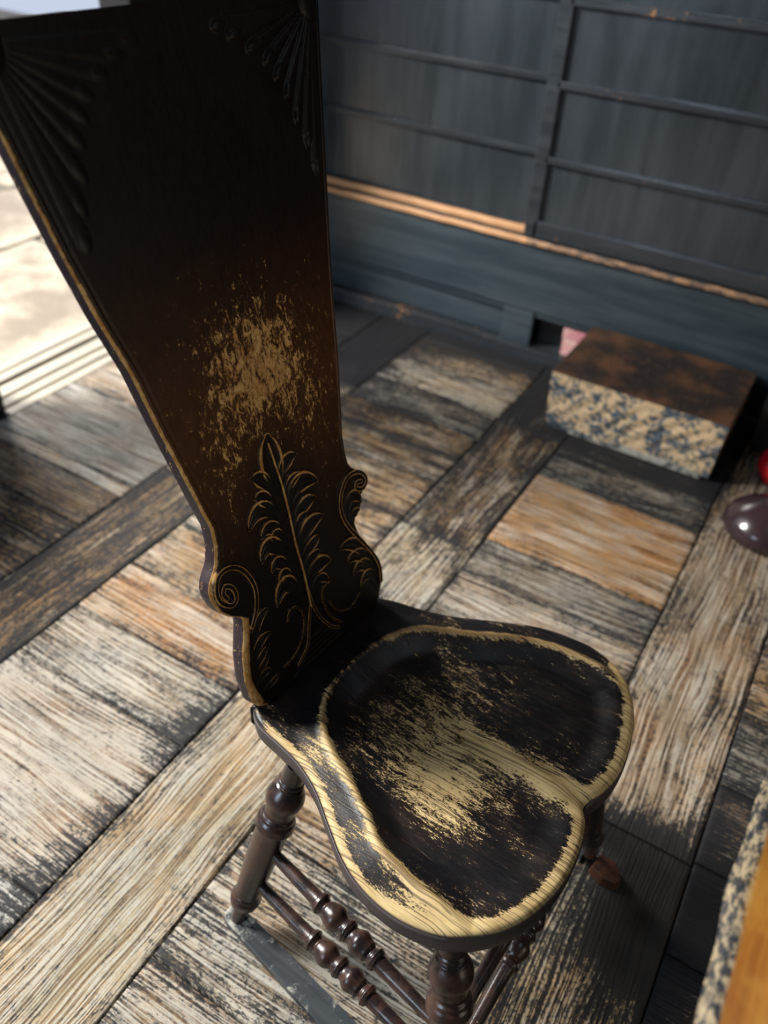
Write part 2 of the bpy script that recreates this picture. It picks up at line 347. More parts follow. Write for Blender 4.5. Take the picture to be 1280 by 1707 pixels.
# ------------------------------------------------------------------ floor
def build_floor():
    planks = []   # x0,x1,y0,y1, along ('x'/'y'), tone rgb, stain, pale, dz
    P = lambda *a: planks.append(a)
    honey = (.46, .36, .22); cream = (.44, .375, .28); tan = (.40, .26, .13); grey = (.24, .215, .18); dk = (.15, .115, .085); orange = (.42, .25, .115); brown = (.26, .17, .085); rosy = (.38, .29, .20)
    # long strips
    P(-.775, -.555, -1.2, .95, 'y', honey, .00, .25, 0)
    P(-.775, -.555, .95, 1.50, 'y', cream, .12, .20, 0)
    P(-.775, -.555, 1.50, 2.10, 'y', brown, .22, .15, 0)
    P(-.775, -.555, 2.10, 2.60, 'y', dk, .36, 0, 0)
    P(-1.445, -1.24, -1.2, 1.32, 'y', brown, .26, -.1, 0)
    P(-1.445, -1.24, 1.32, 2.0, 'y', cream, .1, .1, 0)
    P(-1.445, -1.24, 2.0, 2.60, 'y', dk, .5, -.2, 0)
    P(-.085, .148, -1.2, .96, 'y', honey, .20, .10, 0)
    P(-.085, .148, .96, 2.60, 'y', rosy, .06, .12, 0)
    P(.36, .58, -1.2, 2.60, 'y', brown, .3, 0, 0)
    # cross bays
    def bay(x0, x1, ys, cols):
        for i in range(len(ys)-1):
            c = cols[i % len(cols)]
            P(x0, x1, ys[i], ys[i+1], 'x', *c, (rng.random()-.5)*.0016)
    bay(-1.24, -.775, [-1.2, -.7, -.35, -.02, .298, .652, .815, .985, 1.16, 1.35, 1.52, 1.70, 1.82, 1.97, 2.12, 2.28, 2.44, 2.60],
        [(grey, .1, 0), (grey, .1, 0), (cream, 0, .3), ((.46, .44, .42), .1, .5), (rosy, .0, .50), (cream, .05, .38), (orange, .0, .22), (tan, .08, .2), (cream, .1, .2), (tan, .15, .1),
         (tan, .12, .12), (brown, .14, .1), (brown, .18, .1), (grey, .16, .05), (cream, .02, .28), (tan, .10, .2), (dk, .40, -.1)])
    bay(-.555, -.085, [-1.2, -.6, -.2, .07, .333, .60, .84, 1.08, 1.25, 1.418, 1.568, 1.908, 2.068, 2.25, 2.42, 2.60],
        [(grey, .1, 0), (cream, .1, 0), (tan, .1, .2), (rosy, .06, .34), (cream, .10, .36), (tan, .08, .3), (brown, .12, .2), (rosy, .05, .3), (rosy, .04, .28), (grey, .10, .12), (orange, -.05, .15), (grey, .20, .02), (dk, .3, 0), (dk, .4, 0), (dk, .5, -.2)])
    bay(.148, .36, [-1.2, .40, .60, .787, .97, 1.16, 1.356, 1.60, 1.9, 2.6],
        [(dk, .35, -.2), (dk, .35, -.2), (dk, .40, -.25), (dk, .38, -.25), (dk, .30, -.1), (grey, .22, 0), (tan, .1, .1), (brown, .2, 0), (dk, .4, 0)])
    bay(-2.00, -1.445, [-1.2, -.3, .2, .55, .75, .93, 1.012, 1.155, 1.20, 1.5, 1.75, 2.0, 2.3, 2.60],
        [(brown, .2, -.1), (brown, .2, -.1), (brown, .2, -.1), (dk, .2, -.1), (brown, .2, -.1), (tan, .15, 0), (brown, .1, 0), (rosy, -.1, .3), (grey, -.05, .2), (rosy, 0, .2), (dk, .2, 0), (dk, .4, -.1), (dk, .5, -.2)])
    for a in range(4):
        P(.58+.3*a, .88+.3*a, -1.2, 2.6, 'y', brown, .2, 0, 0)
    V = []; F = []; UV = []; T = []; S = []; PL = []; E = []
    for i, (x0, x1, y0, y1, al, tone, st, pl, dz) in enumerate(planks):
        g = .0016; x0 += g; x1 -= g; y0 += g; y1 -= g
        nx = max(2, int((x1-x0)/.022)); ny = max(2, int((y1-y0)/.022))
        xs = np.concatenate([[x0, x0+.003], np.linspace(x0+.012, x1-.012, nx), [x1-.003, x1]])
        ys = np.concatenate([[y0, y0+.003], np.linspace(y0+.012, y1-.012, ny), [y1-.003, y1]])
        b = len(V); ox, oy = rng.random(2)*40
        tn = np.array(tone)*(1+(rng.random()-.5)*.12)
        nX, nY = len(xs)+2, len(ys)+2
        xs2 = np.concatenate([[x0], xs, [x1]]); ys2 = np.concatenate([[y0], ys, [y1]])
        cup = (rng.random()-.3)*.0015
        for a, x in enumerate(xs2):
            for c, y in enumerate(ys2):
                out = a in (0, nX-1) or c in (0, nY-1)
                e = min(x-x0, x1-x, y-y0, y1-y)
                z = -.03 if out else (dz-.0022*max(0, 1-e/.003) + .0005*math.sin(17*x+i)*math.sin(13*y+2*i))
                V.append((x, y, z))
                u, v = ((x, y) if al == 'x' else (y, x))
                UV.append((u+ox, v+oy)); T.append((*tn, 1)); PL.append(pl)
                ee = math.exp(-((min(e, .2))/.022)**1.0)
                # black patches in the boards; beside the chair, staining and painted shade
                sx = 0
                sx += .80*math.exp(-(((x-.095)/.085)**2+((y-.85)/.15)**2)**1.3)  # seat's cast shadow painted over the stained strip
                sx += .38*math.exp(-(((x-.0)/.10)**2+((y-.95)/.045)**2))  # upper end of the same painted shadow
                sx += .30*math.exp(-((y-2.55)/.14)**2)  # darker towards the back wall
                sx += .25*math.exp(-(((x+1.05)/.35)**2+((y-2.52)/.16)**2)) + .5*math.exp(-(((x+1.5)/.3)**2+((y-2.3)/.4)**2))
                sx += .30*math.exp(-(((x+.30)/.32)**2+((y-2.18)/.10)**2))  # darker along the front of the block
                sx += .22*math.exp(-(((x+.80)/.05)**2+((y-.72)/.12)**2)) + .25*math.exp(-(((x+.80)/.035)**2+((y-.38)/.16)**2))
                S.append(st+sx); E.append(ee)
        for a in range(nX-1):
            for c in range(nY-1):
                F.append((b+a*nY+c, b+(a+1)*nY+c, b+(a+1)*nY+c+1, b+a*nY+c+1))
    me = np_mesh('floor', V, F)
    fattr(me, 'stain_shade', S); fattr(me, 'pale', PL); fattr(me, 'edge', E)
    ca = me.attributes.new('tone', 'FLOAT_COLOR', 'POINT'); ca.data.foreach_set('color', np.array(T, dtype=np.float32).ravel())
    uvl = me.uv_layers.new(name='grain'); li = np.zeros(len(me.loops), dtype=np.int32); me.loops.foreach_get('vertex_index', li)
    uvl.data.foreach_set('uv', np.array(UV, dtype=np.float32)[li].ravel())
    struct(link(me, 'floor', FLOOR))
    bm = bmesh.new(); bx(bm, -2.05, 1.85, -1.25, 2.7, -.08, -.012)
    o = bm_obj('floor_underside', bm, GAP); o.name = 'floor_subfloor'; struct(o)
build_floor()

# ------------------------------------------------------------------ room shell
def shell():
    # threshold with sliding grooves at the open doorway
    bm = bmesh.new()
    for x0, x1, z in ((-2.27, -2.225, .004), (-2.213, -2.175, .004), (-2.165, -2.135, -.006), (-2.125, -2.095, .006), (-2.083, -2.045, .004), (-2.04, -2.004, -.002)):
        bx(bm, x0, x1, 1.26, 2.6, -.05, z)
    struct(bm_obj('trim_threshold', bm, mat_simple('pale_threshold', (.42, .37, .28), .6, (.26, .24, .20), 1, .2, stretch=(60, 4, 60)), None, .0015))
    # left wall: low boarded part under the window, jamb, posts, lintel
    bm = bmesh.new()
    bx(bm, -2.16, -2.035, -2.2, 1.24, -.05, .74)
    bx(bm, -2.16, -2.035, -2.2, -.75, .74, 2.55)
    bx(bm, -2.16, -2.035, 1.16, 1.265, -.05, 2.55)
    bx(bm, -2.16, -2.035, 1.98, 2.75, -.05, 2.55)
    bx(bm, -2.16, -2.035, -2.2, 2.75, 2.10, 2.55)
    struct(bm_obj('wall_left', bm, BLACK, None, .004))
    bm = bmesh.new(); bx(bm, -2.2, 1.9, -2.3, -2.2, -.05, 2.55)
    struct(bm_obj('wall_rear', bm, PLASTER))
    bm = bmesh.new(); bx(bm, 1.85, 1.95, -2.3, 2.75, -.05, 2.55)
    struct(bm_obj('wall_right', bm, PLASTER))
    bm = bmesh.new(); bx(bm, -2.2, 1.95, -2.3, 2.75, 2.5, 2.6)
    struct(bm_obj('ceiling', bm, PLASTER))
    bm = bmesh.new(); bx(bm, -2.05, 1.85, -2.25, -1.2, -.05, -.001)
    o = struct(bm_obj('floor_rear', bm, BLACK))
    # outside: paved yard and pale wall
    bm = bmesh.new(); ys = [-2, -.6, .6, 1.7, 2.5, 3.4, 4.6, 6]; xs = [-9, -7.3, -6.1, -5.2, -4.4, -3.7, -3.1, -2.28]
    for i in range(len(xs)-1):
        for j in range(len(ys)-1):
            s = .25*math.sin(i*2.3+j); bx(bm, xs[i]+.012, xs[i+1]-.012, ys[j]+.012+s, ys[j+1]-.012+s, -.12, -.03+.004*math.sin(i*7+j*3))
    struct(bm_obj('ground_yard', bm, STONE, None, .01))
    bm = bmesh.new(); bx(bm, -9.4, -9.2, -4, 12, -.1, 3.2)
    struct(bm_obj('wall_yard', bm, WHITEWALL))
    # back wall
    bm = bmesh.new()
    bx(bm, -2.1, 1.9, 2.60, 2.72, -.05, 2.55)
    struct(bm_obj('wall_back', bm, BLACK))
    Y = 2.525
    bm = bmesh.new(); bx(bm, -2.1, 1.9, Y, 2.60, .178, .405)
    struct(bm_obj('trim_wainscot', bm, BASEB, None, .003))
    # lower band with small recessed openings
    bm = bmesh.new()
    bx(bm, -2.1, 1.9, Y+.012, 2.60, .155, .175)
    bx(bm, -2.1, -.865, Y+.026, 2.60, .05, .156)
    bx(bm, -.975, -.865, Y+.004, 2.60, .045, .172)
    bx(bm, -.40, 1.9, Y+.026, 2.60, .05, .156)
    struct(bm_obj('baseboard_back', bm, BASEB, None, .003))
    bm = bmesh.new(); bx(bm, -2.1, 1.9, Y-.012, 2.60, -.02, .046)
    struct(bm_obj('trim_base_rail', bm, FRAME, None, .004))
    # sill with worn front edge and two grooves
    def sill_piece(nm, y0, y1, z0, z1, wornf):
        xs = np.linspace(-2.1, 1.9, 260); prof = [(y1, z0), (y0, z0), (y0, z0+.003), (y0, z1-.006), (y0+.003, z1-.002), (y0+.007, z1), (y1, z1)]
        V = [(x, y+.0012*math.sin(x*31)+.0008*math.sin(x*77), z) for x in xs for (y, z) in prof]; n = len(prof); F = []
        for i in range(len(xs)-1):
            for j in range(n-1): F.append((i*n+j, i*n+j+1, (i+1)*n+j+1, (i+1)*n+j))
        me = np_mesh(nm, V, F); fattr(me, 'worn', [wornf(x, j) for x in xs for j in range(n)])
        bm = bmesh.new(); bm.from_mesh(me); bmesh.ops.recalc_face_normals(bm, faces=bm.faces); bm.to_mesh(me); bm.free()
        return struct(link(me, nm, SILL))
    sill_piece('trim_sill', Y-.012, 2.60, .404, .424, lambda x, j: ((.60 if x < -.93 else .36) if 2 <= j < 5 else (.1 if x > -.94 else .2)))
    sill_piece('trim_sill_track', Y+.020, Y+.032, .424, .446, lambda x, j: .62 if x < -.945 else .0)
shell()

def sliding_door(name, x0, x1, y, rails, handle=None, bottom_h=.05, first=.452):
    e = bpy.data.objects.new(name, None); COL.objects.link(e); e.location = ((x0+x1)/2, y, .43); e['kind'] = 'structure'
    cx = (x0+x1)/2; z0 = .43
    L = lambda a, b, ya, yb, za, zb, nm, mt, bev=.002: box_obj(nm, mt, e, a-cx, b-cx, ya, yb, za-z0, zb-z0, bev)
    xs = np.linspace(x0+.02, x1-.02, 4)
    bm = bmesh.new()
    for a, b in zip(xs[:-1], xs[1:]): bx(bm, a-cx+.0002, b-cx-.0002, .014, .022, 0.0, 1.65)
    bm_obj('door_panel', bm, PANEL, e)
    L(x0, x0+.042, 0, .026, z0, 2.08, 'door_stile', FRAME); L(x1-.042, x1, 0, .026, z0, 2.08, 'door_stile', FRAME)
    L(x0+.03, x1-.03, 0, .026, z0, z0+bottom_h, 'bottom_rail', FRAME)
    for z in rails: L(x0+.03, x1-.03, .000, .020, z-.010, z+.010, 'door_rail', FRAME, .0035)
    L(x0+.03, x1-.03, 0, .026, 2.03, 2.08, 'top_rail', FRAME)
    return e
sliding_door('door_1', -1.90, -.918, 2.560, [.672, .880, 1.087, 1.294, 1.50, 1.71], bottom_h=.020)
sliding_door('door_2', -.945, .03, 2.520, [.667, .876, 1.083, 1.290, 1.50, 1.71], bottom_h=.052)
sliding_door('door_3', .0, .98, 2.560, [.672, .880, 1.087, 1.294, 1.50, 1.71], bottom_h=.020)
bm = bmesh.new(); bx(bm, -2.1, 1.9, 2.50, 2.60, 2.08, 2.2); struct(bm_obj('trim_lintel', bm, FRAME, None, .003))

# ------------------------------------------------------------------ chair
OC = Vector((-.482, .706, 0)); ANG = math.atan2(-.094, .996)
chair = thing('backboard_chair', OC, ANG, 'dark carved backboard chair with heart-shaped seat worn to bare wood', 'chair')
HS = .42
SO = [(-.020,-.118),(-.016,-.138),(-.003,-.150),(.017,-.158),(.057,-.163),(.099,-.17),(.143,-.187),(.184,-.212),(.234,-.241),(.279,-.255),(.328,-.257),(.376,-.245),(.409,-.225),(.437,-.194),(.457,-.152),(.467,-.101),(.465,-.050),(.455,-.010),(.441,.018),(.452,.048),(.458,.094),(.449,.151),(.429,.209),(.398,.252),(.360,.277),(.308,.286),(.238,.271),(.172,.236),(.111,.200),(.065,.181),(.020,.168),(-.006,.157),(-.022,.145)]
RG = [(.412,-.225),(.367,-.216),(.315,-.211),(.264,-.203),(.227,-.181),(.171,-.152),(.123,-.131),(.082,-.101),(.06,-.066),(.051,-.026),(.051,.015),(.056,.067),(.074,.113),(.103,.145),(.15,.17),(.203,.204),(.249,.229),(.302,.243),(.352,.247),(.392,.232)]
RF = [(.415,.195),(.432,.150),(.442,.094),(.438,.052),(.424,.020),(.437,-.012),(.448,-.052),(.450,-.100),(.441,-.147),(.425,-.185)]
def closed_curve(P, n):
    P = np.array(P); k = len(P); out = []
    for i in range(k):
        a, b, c, d = P[(i-1) % k], P[i], P[(i+1) % k], P[(i+2) % k]
        for t in np.linspace(0, 1, 12, endpoint=False):
            out.append(.5*((2*b)+(-a+c)*t+(2*a-5*b+4*c-d)*t*t+(-a+3*b-3*c+d)*t**3))
    out = np.array(out); seg = np.hypot(*(np.roll(out, -1, 0)-out).T); s = np.concatenate([[0], np.cumsum(seg)])
    t = np.linspace(0, s[-1], n, endpoint=False); o2 = np.vstack([out, out[:1]])
    return np.stack([np.interp(t, s, o2[:, 0]), np.interp(t, s, o2[:, 1])], 1)
def dist_poly(P, Q, closed=True):
    """distance of points P to polyline Q; inside test if closed"""
    A = Q; B = np.roll(Q, -1, 0) if closed else Q[1:]
    if not closed: A = Q[:-1]
    best = np.full(len(P), 9e9); ins = np.zeros(len(P), bool)
    for a, b in zip(A, B):
        ab = b-a; t = np.clip(((P-a)@ab)/max(ab@ab, 1e-12), 0, 1); d = np.hypot(*(P-a-t[:, None]*ab).T); best = np.minimum(best, d)
        if closed:
            c = ((a[1] > P[:, 1]) != (b[1] > P[:, 1])); 
            with np.errstate(divide='ignore', invalid='ignore'):
                xi = (b[0]-a[0])*(P[:, 1]-a[1])/(b[1]-a[1])+a[0]
            ins ^= c & (P[:, 0] < xi)
    return best, ins
def seat():
    N = 720; R = 250
    O = closed_curve(SO, N); C = np.array((.245, .012))
    OB = O.copy()
    nrm = np.roll(O, -1, 0)-np.roll(O, 1, 0); nrm = np.stack([nrm[:, 1], -nrm[:, 0]], 1); nrm /= np.hypot(*nrm.T)[:, None]
    rr = 1-(1-np.linspace(0, 1, R))**1.15
    rr[0] = .0015
    top = (C+(O-C)[None]*rr[:, None, None]).reshape(-1, 2)
    RGc = catmull(RG, 6); bowl = np.vstack([RGc, catmull(RF, 6)])
    d, ins = dist_poly(top, bowl); sd = np.where(ins, d, -d)
    de, _ = dist_poly(top, O)
    dr, _ = dist_poly(top, RGc, False)          # distance to the carved ridge only
    x, y = top.T
    sm = lambda t: t*t*(3-2*t)
    z = np.zeros(len(top))
    fade = sm(np.clip((sd+.002)/.046, 0, 1))
    front = sm(np.clip((x-.20)/.22, 0, 1))
    depth = .019*(1-.55*front)
    z -= depth*fade
    nearr = np.exp(-((dr-.0)/.0075)**2)
    z += .0042*nearr*np.clip((.42-x)/.06, 0, 1)
    # outside of the ridge the board falls away a little to the rim
    z -= .007*sm(np.clip((-sd)/.045, 0, 1))*(de > -1)
    # pommel running back from the notch
    yc = .018-.02*(.44-x)
    pom = np.exp(-((y-yc)/(.022+.10*(.45-x).clip(0)))**2)*sm(np.clip((x-.14)/.25, 0, 1))
    z += .0125*pom*fade
    z -= .006*np.exp(-(((x-.441)/.020)**2+((y-.018)/.010)**2))
    z += .0006*np.sin(x*60+y*25)*np.sin(y*70-x*20)
    # rounded rim
    r_ = .009
    z -= (r_-np.sqrt(np.maximum(r_**2-(r_-np.minimum(de, r_))**2, 0)))*.9
    topV = np.column_stack([top, HS+z])
    edgeZ = topV[-N:, 2]
    rings = []
    for dz, off in ((-.003, .0004), (-.012, .0010), (-.024, .0006), (-.036, -.0004), (-.041, -.003), (-.043, -.007)):
        rings.append(np.column_stack([O-nrm*(-off), np.minimum(edgeZ, 9)*0+HS-.009*.9+dz]))
    und = [np.column_stack([C+(O-C)*s_, np.full(N, HS-.0531)]) for s_ in (.8, .4, .01)]
    V = np.vstack([topV]+rings+und)
    nr = R+len(rings)+len(und)
    idx = np.arange(nr*N).reshape(nr, N)
    a = idx[:-1]; b = idx[1:]
    F = np.stack([a, b, np.roll(b, -1, 1), np.roll(a, -1, 1)], -1).reshape(-1, 4)
    me = np_mesh('seat', V, F); shade(me)
    # wear: ridge, front/left rim, the sat-on middle
    n_ = len(top)
    ang_left = np.clip((-y+.02)/.1, 0, 1); frontw = sm(np.clip((x-.30)/.1, 0, 1))
    rimwid = .0105+.0075*frontw
    rimw = np.exp(-(de/rimwid)**4)*np.clip(.25+.75*np.maximum(ang_left, frontw), 0, 1)
    rimw *= np.where((y > .05) & (x < .36), .15, 1)*np.clip((x-.005)/.04, .1, 1)
    notchw = np.exp(-(((x-.405)/.045)**2+((y-.025)/.022)**2))
    ridw = np.exp(-((dr-.0005)/.0064)**2)*(1-.45*np.clip((x-.30)/.08, 0, 1)*(y > 0))*(1-.25*np.exp(-((x-.055)/.03)**2))*(ins*.0+1)
    merge = np.exp(-(((x-.375)/.05)**2+((y+.228)/.022)**2))
    g2 = lambda a, b, c, d, p=1.2: np.exp(-(((x-a)/b)**2+((y-c)/d)**2)**p)
    cen = g2(.235, .105, .005, .055)
    cen2 = g2(.215, .10, -.075, .050)+.8*g2(.30, .07, -.085, .045)
    cen3 = g2(.205, .075, .105, .035)
    cen4 = g2(.36, .09, -.03, .05)*.5
    axisw = np.exp(-((y-yc)/.016)**2)*sm(np.clip((x-.2)/.12, 0, 1))
    outl = np.exp(-(((x-.12)/.07)**2+((y+.145)/.030)**2))*(~ins)+.8*np.exp(-(((x-.24)/.06)**2+((y+.205)/.022)**2))*(~ins)
    wear = .075+1.3*rimw+1.0*ridw+.75*merge+.56*cen+.44*cen2+.34*cen3+.26*cen4+.62*axisw+.8*notchw+.24*outl
    wear -= .16*g2(.385, .06, -.09, .07)+.22*g2(.36, .09, .17, .07)+.28*g2(.25, .06, -.155, .03)+.20*g2(.09, .05, .02, .09)
    back_shade = sm(np.clip((.075-x)/.05, 0, 1)); wear -= .55*back_shade*(y > -.12)  # unworn paint at the back, kept black for the backboard's shadow
    amber = np.clip(ridw*np.where(y > -.03, .95, .25)*np.clip(1.3-x*2.2, .2, 1)+.5*cen3, 0, .95)
    amber = np.maximum(amber, .5*g2(.13, .06, 0, .11))
    rest = len(V)-n_
    fattr(me, 'wear', np.concatenate([wear, np.full(N, -.2), np.full(rest-N, -.2)])); fattr(me, 'side', np.concatenate([np.clip(1-(de-.0008)/.0012, 0, 1), np.full(rest, 1.)]))
    fattr(me, 'amber', np.concatenate([amber, np.full(rest, .2)]))
    link(me, 'seat', SEAT, chair)
seat()

# ---- backboard: relief data in mm on the board plane (u across, v up)
PET=[(-17.4,297.9,-34.1,327.3,-51.7,337.1,11.2),(-22.2,270.3,-38.9,300.7,-53.9,308.3,10.8),(-16.4,251.6,-46.4,288.5,-76.5,273.9,12.8),(-17.1,223.6,-38.3,255.1,-60.2,251.2,10.2),(-19.6,215.5,-31.5,240.2,-44.3,238.5,8.1),(-16.9,184.6,-46.1,230.2,-69.8,217.5,13.3),(-22.4,166.5,-40.7,198.1,-57.2,192.5,10.0),(-24.1,147.4,-35.8,175.3,-49.8,166.3,9.3),(-17.5,113.6,-37.2,157.9,-63.9,138.3,14.1),(-5.3,306.3,11.5,330.0,32.5,332.8,10.4),(0.7,282.0,13.7,299.2,33.9,303.1,8.3),(5.1,264.2,26.6,289.4,62.0,276.2,14.5),(8.0,240.6,28.3,254.3,50.7,254.6,11.1),(3.8,223.9,14.9,236.6,30.4,240.5,7.5),(6.1,193.3,25.7,217.5,58.1,219.9,12.9),(6.3,179.9,25.5,188.0,42.3,194.5,9.0),(4.8,160.7,19.7,168.1,38.3,170.1,8.8),(6.1,135.9,27.3,149.7,53.8,142.5,12.9),(9.9,119.4,29.2,125.9,41.5,109.6,7.7),(-9.0,296.0,-11.0,340.0,-8.5,379.0,20.0),(-129.8,81.1,-107.4,132.9,-79.6,145.9,7.4),(-130.4,71.0,-113.2,103.1,-87.8,107.5,7.6),(-132.3,61.8,-116.4,81.1,-95.6,91.4,6.2),(-133.5,52.0,-116.9,67.3,-100.5,75.8,5.7),(-133.2,40.9,-117.5,53.4,-104.6,50.2,5.7),(-130.7,24.2,-109.4,28.5,-91.0,35.6,5.1),(108.1,182.8,125.6,213.6,146.3,193.8,9.9),(109.0,168.6,127.5,185.4,134.8,173.7,7.2),(151.9,69.9,117.7,129.9,79.0,146.6,11.4),(153.9,57.2,121.9,109.2,87.7,113.9,11.3),(152.9,42.5,126.3,88.1,96.9,87.6,10.7),(146.5,27.4,130.8,66.6,106.7,54.2,9.2)]
STR=[('R',1.9,[(-11.1,371.2),(-8.0,339.9),(-4.5,302.8),(-4.0,260.0),(-5.2,210.0),(-3.0,162.4),(-3.5,125.0),(-5.1,97.9)]),
('S',3.6,[(-2.7,127.9),(-0.6,98.3),(7.9,67.0),(26.1,35.2),(41.2,22.3)]),
('S',2.5,[(40.2,109.8),(25.5,105.3),(21.4,83.0),(30.5,50.8),(47.5,28.0)]),
('S',3.8,[(-5.1,97.9),(-17.5,67.1),(-28.9,38.8),(-53.7,20.7)]),
('S',2.5,[(-53.6,104.1),(-45.9,116.0),(-30.5,112.2),(-22.7,88.9),(-33.2,60.5),(-56.0,41.2),(-80.5,36.4)]),
('S',1.9,[(101.2,48.5),(84.1,39.3),(64.9,39.5),(45.1,53.5),(33.6,78.2)]),
('S',5.0,[(-115.1,138.5),(-100.3,161.1),(-93.8,192.5),(-103.6,224.2),(-122.2,242.4),(-142.4,243.3),(-153.3,226.3),(-152.9,207.5),(-137.8,190.6),(-127.2,196.0),(-128.6,212.7),(-139.1,222.9),(-145.3,214.7),(-141.9,204.5)]),
('E',6.5,[(-121.4,153.1),(-135.9,103.2),(-145.0,57.9),(-136.0,13.8)]),
('S',5.0,[(156.5,36.3),(158.6,65.6),(145.3,103.9),(121.3,143.8),(102.5,179.2),(97.0,209.4),(106.1,234.2),(126.1,249.7),(152.3,244.3),(164.3,226.5),(154.2,215.0),(139.3,221.3),(140.3,230.7),(150.6,228.6)])]
FAN=[(178.7,676.6),(170.8,710.5),(159.9,739.8),(151.8,768.3),(140.8,788.6),(129.0,805.0),(106.3,818.7),(83.1,833.2),(60.8,844.0)]
# silhouette half widths (mm): (v, left u, right u)
LS=[(0,-132),(6,-140),(20,-148),(61,-150),(97,-143),(140,-127),(157,-124),(163,-130),(175,-145),(190,-156),(205,-161),(216,-163),(226,-162),(236,-158),(243,-152),(249,-146),(256,-141),(264,-138),(280,-133),(307,-131),(335,-137),(404,-150),(470,-163),(533,-173),(599,-191),(665,-205),(733,-217),(787,-226),(835,-236),(862,-243),(872,-244)]
RS=[(0,141),(6,146),(26,161),(50,169),(77,165),(110,147),(135,134),(150,129),(166,126),(176,131),(182,139),(186,146),(192,149),(200,149),(206,154),(210,163),(217,170),(226,171),(234,168),(242,160),(250,148),(258,140),(266,136.5),(280,135),(312,136),(367,147),(389,151),(439,160),(521,172),(597,186),(694,205),(771,220),(851,236),(872,240)]
def backboard():
    vv = np.concatenate([np.arange(0, 405, 1.05), np.arange(405, 640, 4.), np.arange(640, 872.1, 1.6)])
    if vv[-1] < 872: vv = np.append(vv, 872.)
    LSa, RSa = np.array(LS, float), np.array(RS, float)
    uL = np.interp(vv, LSa[:, 0], LSa[:, 1]); uR = np.interp(vv, RSa[:, 0], RSa[:, 1])
    ker = np.array([1, 2, 1])/4.
    for _ in range(3):
        uL[1:-1] = np.convolve(uL, ker, 'valid'); uR[1:-1] = np.convolve(uR, ker, 'valid')
    n = 310; s = np.linspace(0, 1, n); s = s+.0*s
    # denser near the edges
    s = .5-.5*np.cos(PI*s); s = .35*s+.65*np.linspace(0, 1, n)
    Ug = uL[:, None]+(uR-uL)[:, None]*s[None]; Vg = np.repeat(vv[:, None], n, 1)
    H = np.zeros_like(Ug); CR = np.zeros_like(Ug); RELF = np.zeros_like(Ug)
    def seld(poly):
        A = poly; x0, y0 = A.min(0); x1, y1 = A.max(0); return x0, x1, y0, y1
    def apply(mask_idx, h, cr):
        i, j = mask_idx
        up_ = h > H[i, j]
        H[i, j] = np.where(up_, h, H[i, j]); CR[i, j] = np.where(up_, cr, CR[i, j]); RELF[i, j] = 1
    def field(poly, m):
        x0, x1, y0, y1 = seld(poly)
        return np.where((Ug > x0-m) & (Ug < x1+m) & (Vg > y0-m) & (Vg < y1+m))
    def near(poly, i, j):
        P = np.column_stack([Ug[i, j], Vg[i, j]]); best = np.full(len(P), 9e9); bt = np.zeros(len(P)); bs = np.zeros(len(P)); k = len(poly)-1
        for q in range(k):
            a, b = poly[q], poly[q+1]; ab = b-a; t = np.clip(((P-a)@ab)/max(ab@ab, 1e-9), 0, 1); dv = P-a-t[:, None]*ab
            d = np.hypot(*dv.T); u_ = d < best
            best = np.where(u_, d, best); bt = np.where(u_, (q+t)/k, bt); bs = np.where(u_, np.sign(ab[0]*dv[:, 1]-ab[1]*dv[:, 0]), bs)
        return best, bt, bs
    def petal(bx_, by_, mx, my, tx, ty, wd, hh=3.6, crest=.55):
        wd = wd*1.12
        t = np.linspace(0, 1, 18)[:, None]; a = np.array([bx_, by_]); m = np.array([mx, my]); b = np.array([tx, ty])
        c = 2*m-.5*(a+b); poly = (1-t)**2*a+2*t*(1-t)*c+t*t*b
        i, j = field(poly, wd*1.4)
        if not len(i): return
        d, tt, sg = near(poly, i, j)
        wt = wd*np.clip(np.sin(PI*np.clip(tt, 0, 1)**1.15*.93+.12), 0.05, 1)**(.75 if wd < 20 else .55)
        rel = d/np.maximum(wt, .3); ok = rel < 1.0
        i, j, rel, tt, sg = i[ok], j[ok], rel[ok], tt[ok], sg[ok]
        rim = np.exp(-((rel-.84)/.15)**2)
        dish = .42+.30*np.cos(rel*sg*3*PI+.6)*.4
        h = hh*(.25+.75*np.clip(tt*1.5, 0, 1))*(dish+.52*rim)*np.clip((1.0-rel)/.07, 0, 1)**.5
        apply((i, j), h, crest*rim*np.clip(tt*1.6, .15, 1))
    def stroke(pts, wd, hh, crest, groove=True):
        poly = catmull(pts, 6); i, j = field(poly, wd*1.5); d, tt, sg = near(poly, i, j)
        rel = d/wd; ok = rel < 1; i, j, rel, sg, tt = i[ok], j[ok], rel[ok], sg[ok], tt[ok]
        h = hh*np.sqrt(1-rel**2)**.8
        if groove: h = h-.28*hh*np.exp(-((rel-.25)/.22)**2)+.0
        cr = crest*(np.exp(-((rel-.62)/.28)**2) if groove else np.sqrt(1-rel**2))
        apply((i, j), h, cr)
    for p in PET:
        left = p[0] < -60 and p[1] < 120; big = p[6] > 16
        petal(*p, hh=2.6 if big else 3.4, crest=.80 if abs(p[0]) < 60 else .66)
    for k_, wd, pts in STR:
        if k_ == 'R': stroke(pts, wd, 4.8, .75, False)
        elif k_ == 'E': stroke(pts, wd, 2.2, .55, False)
        else: stroke(pts, wd, 4.2, .56)
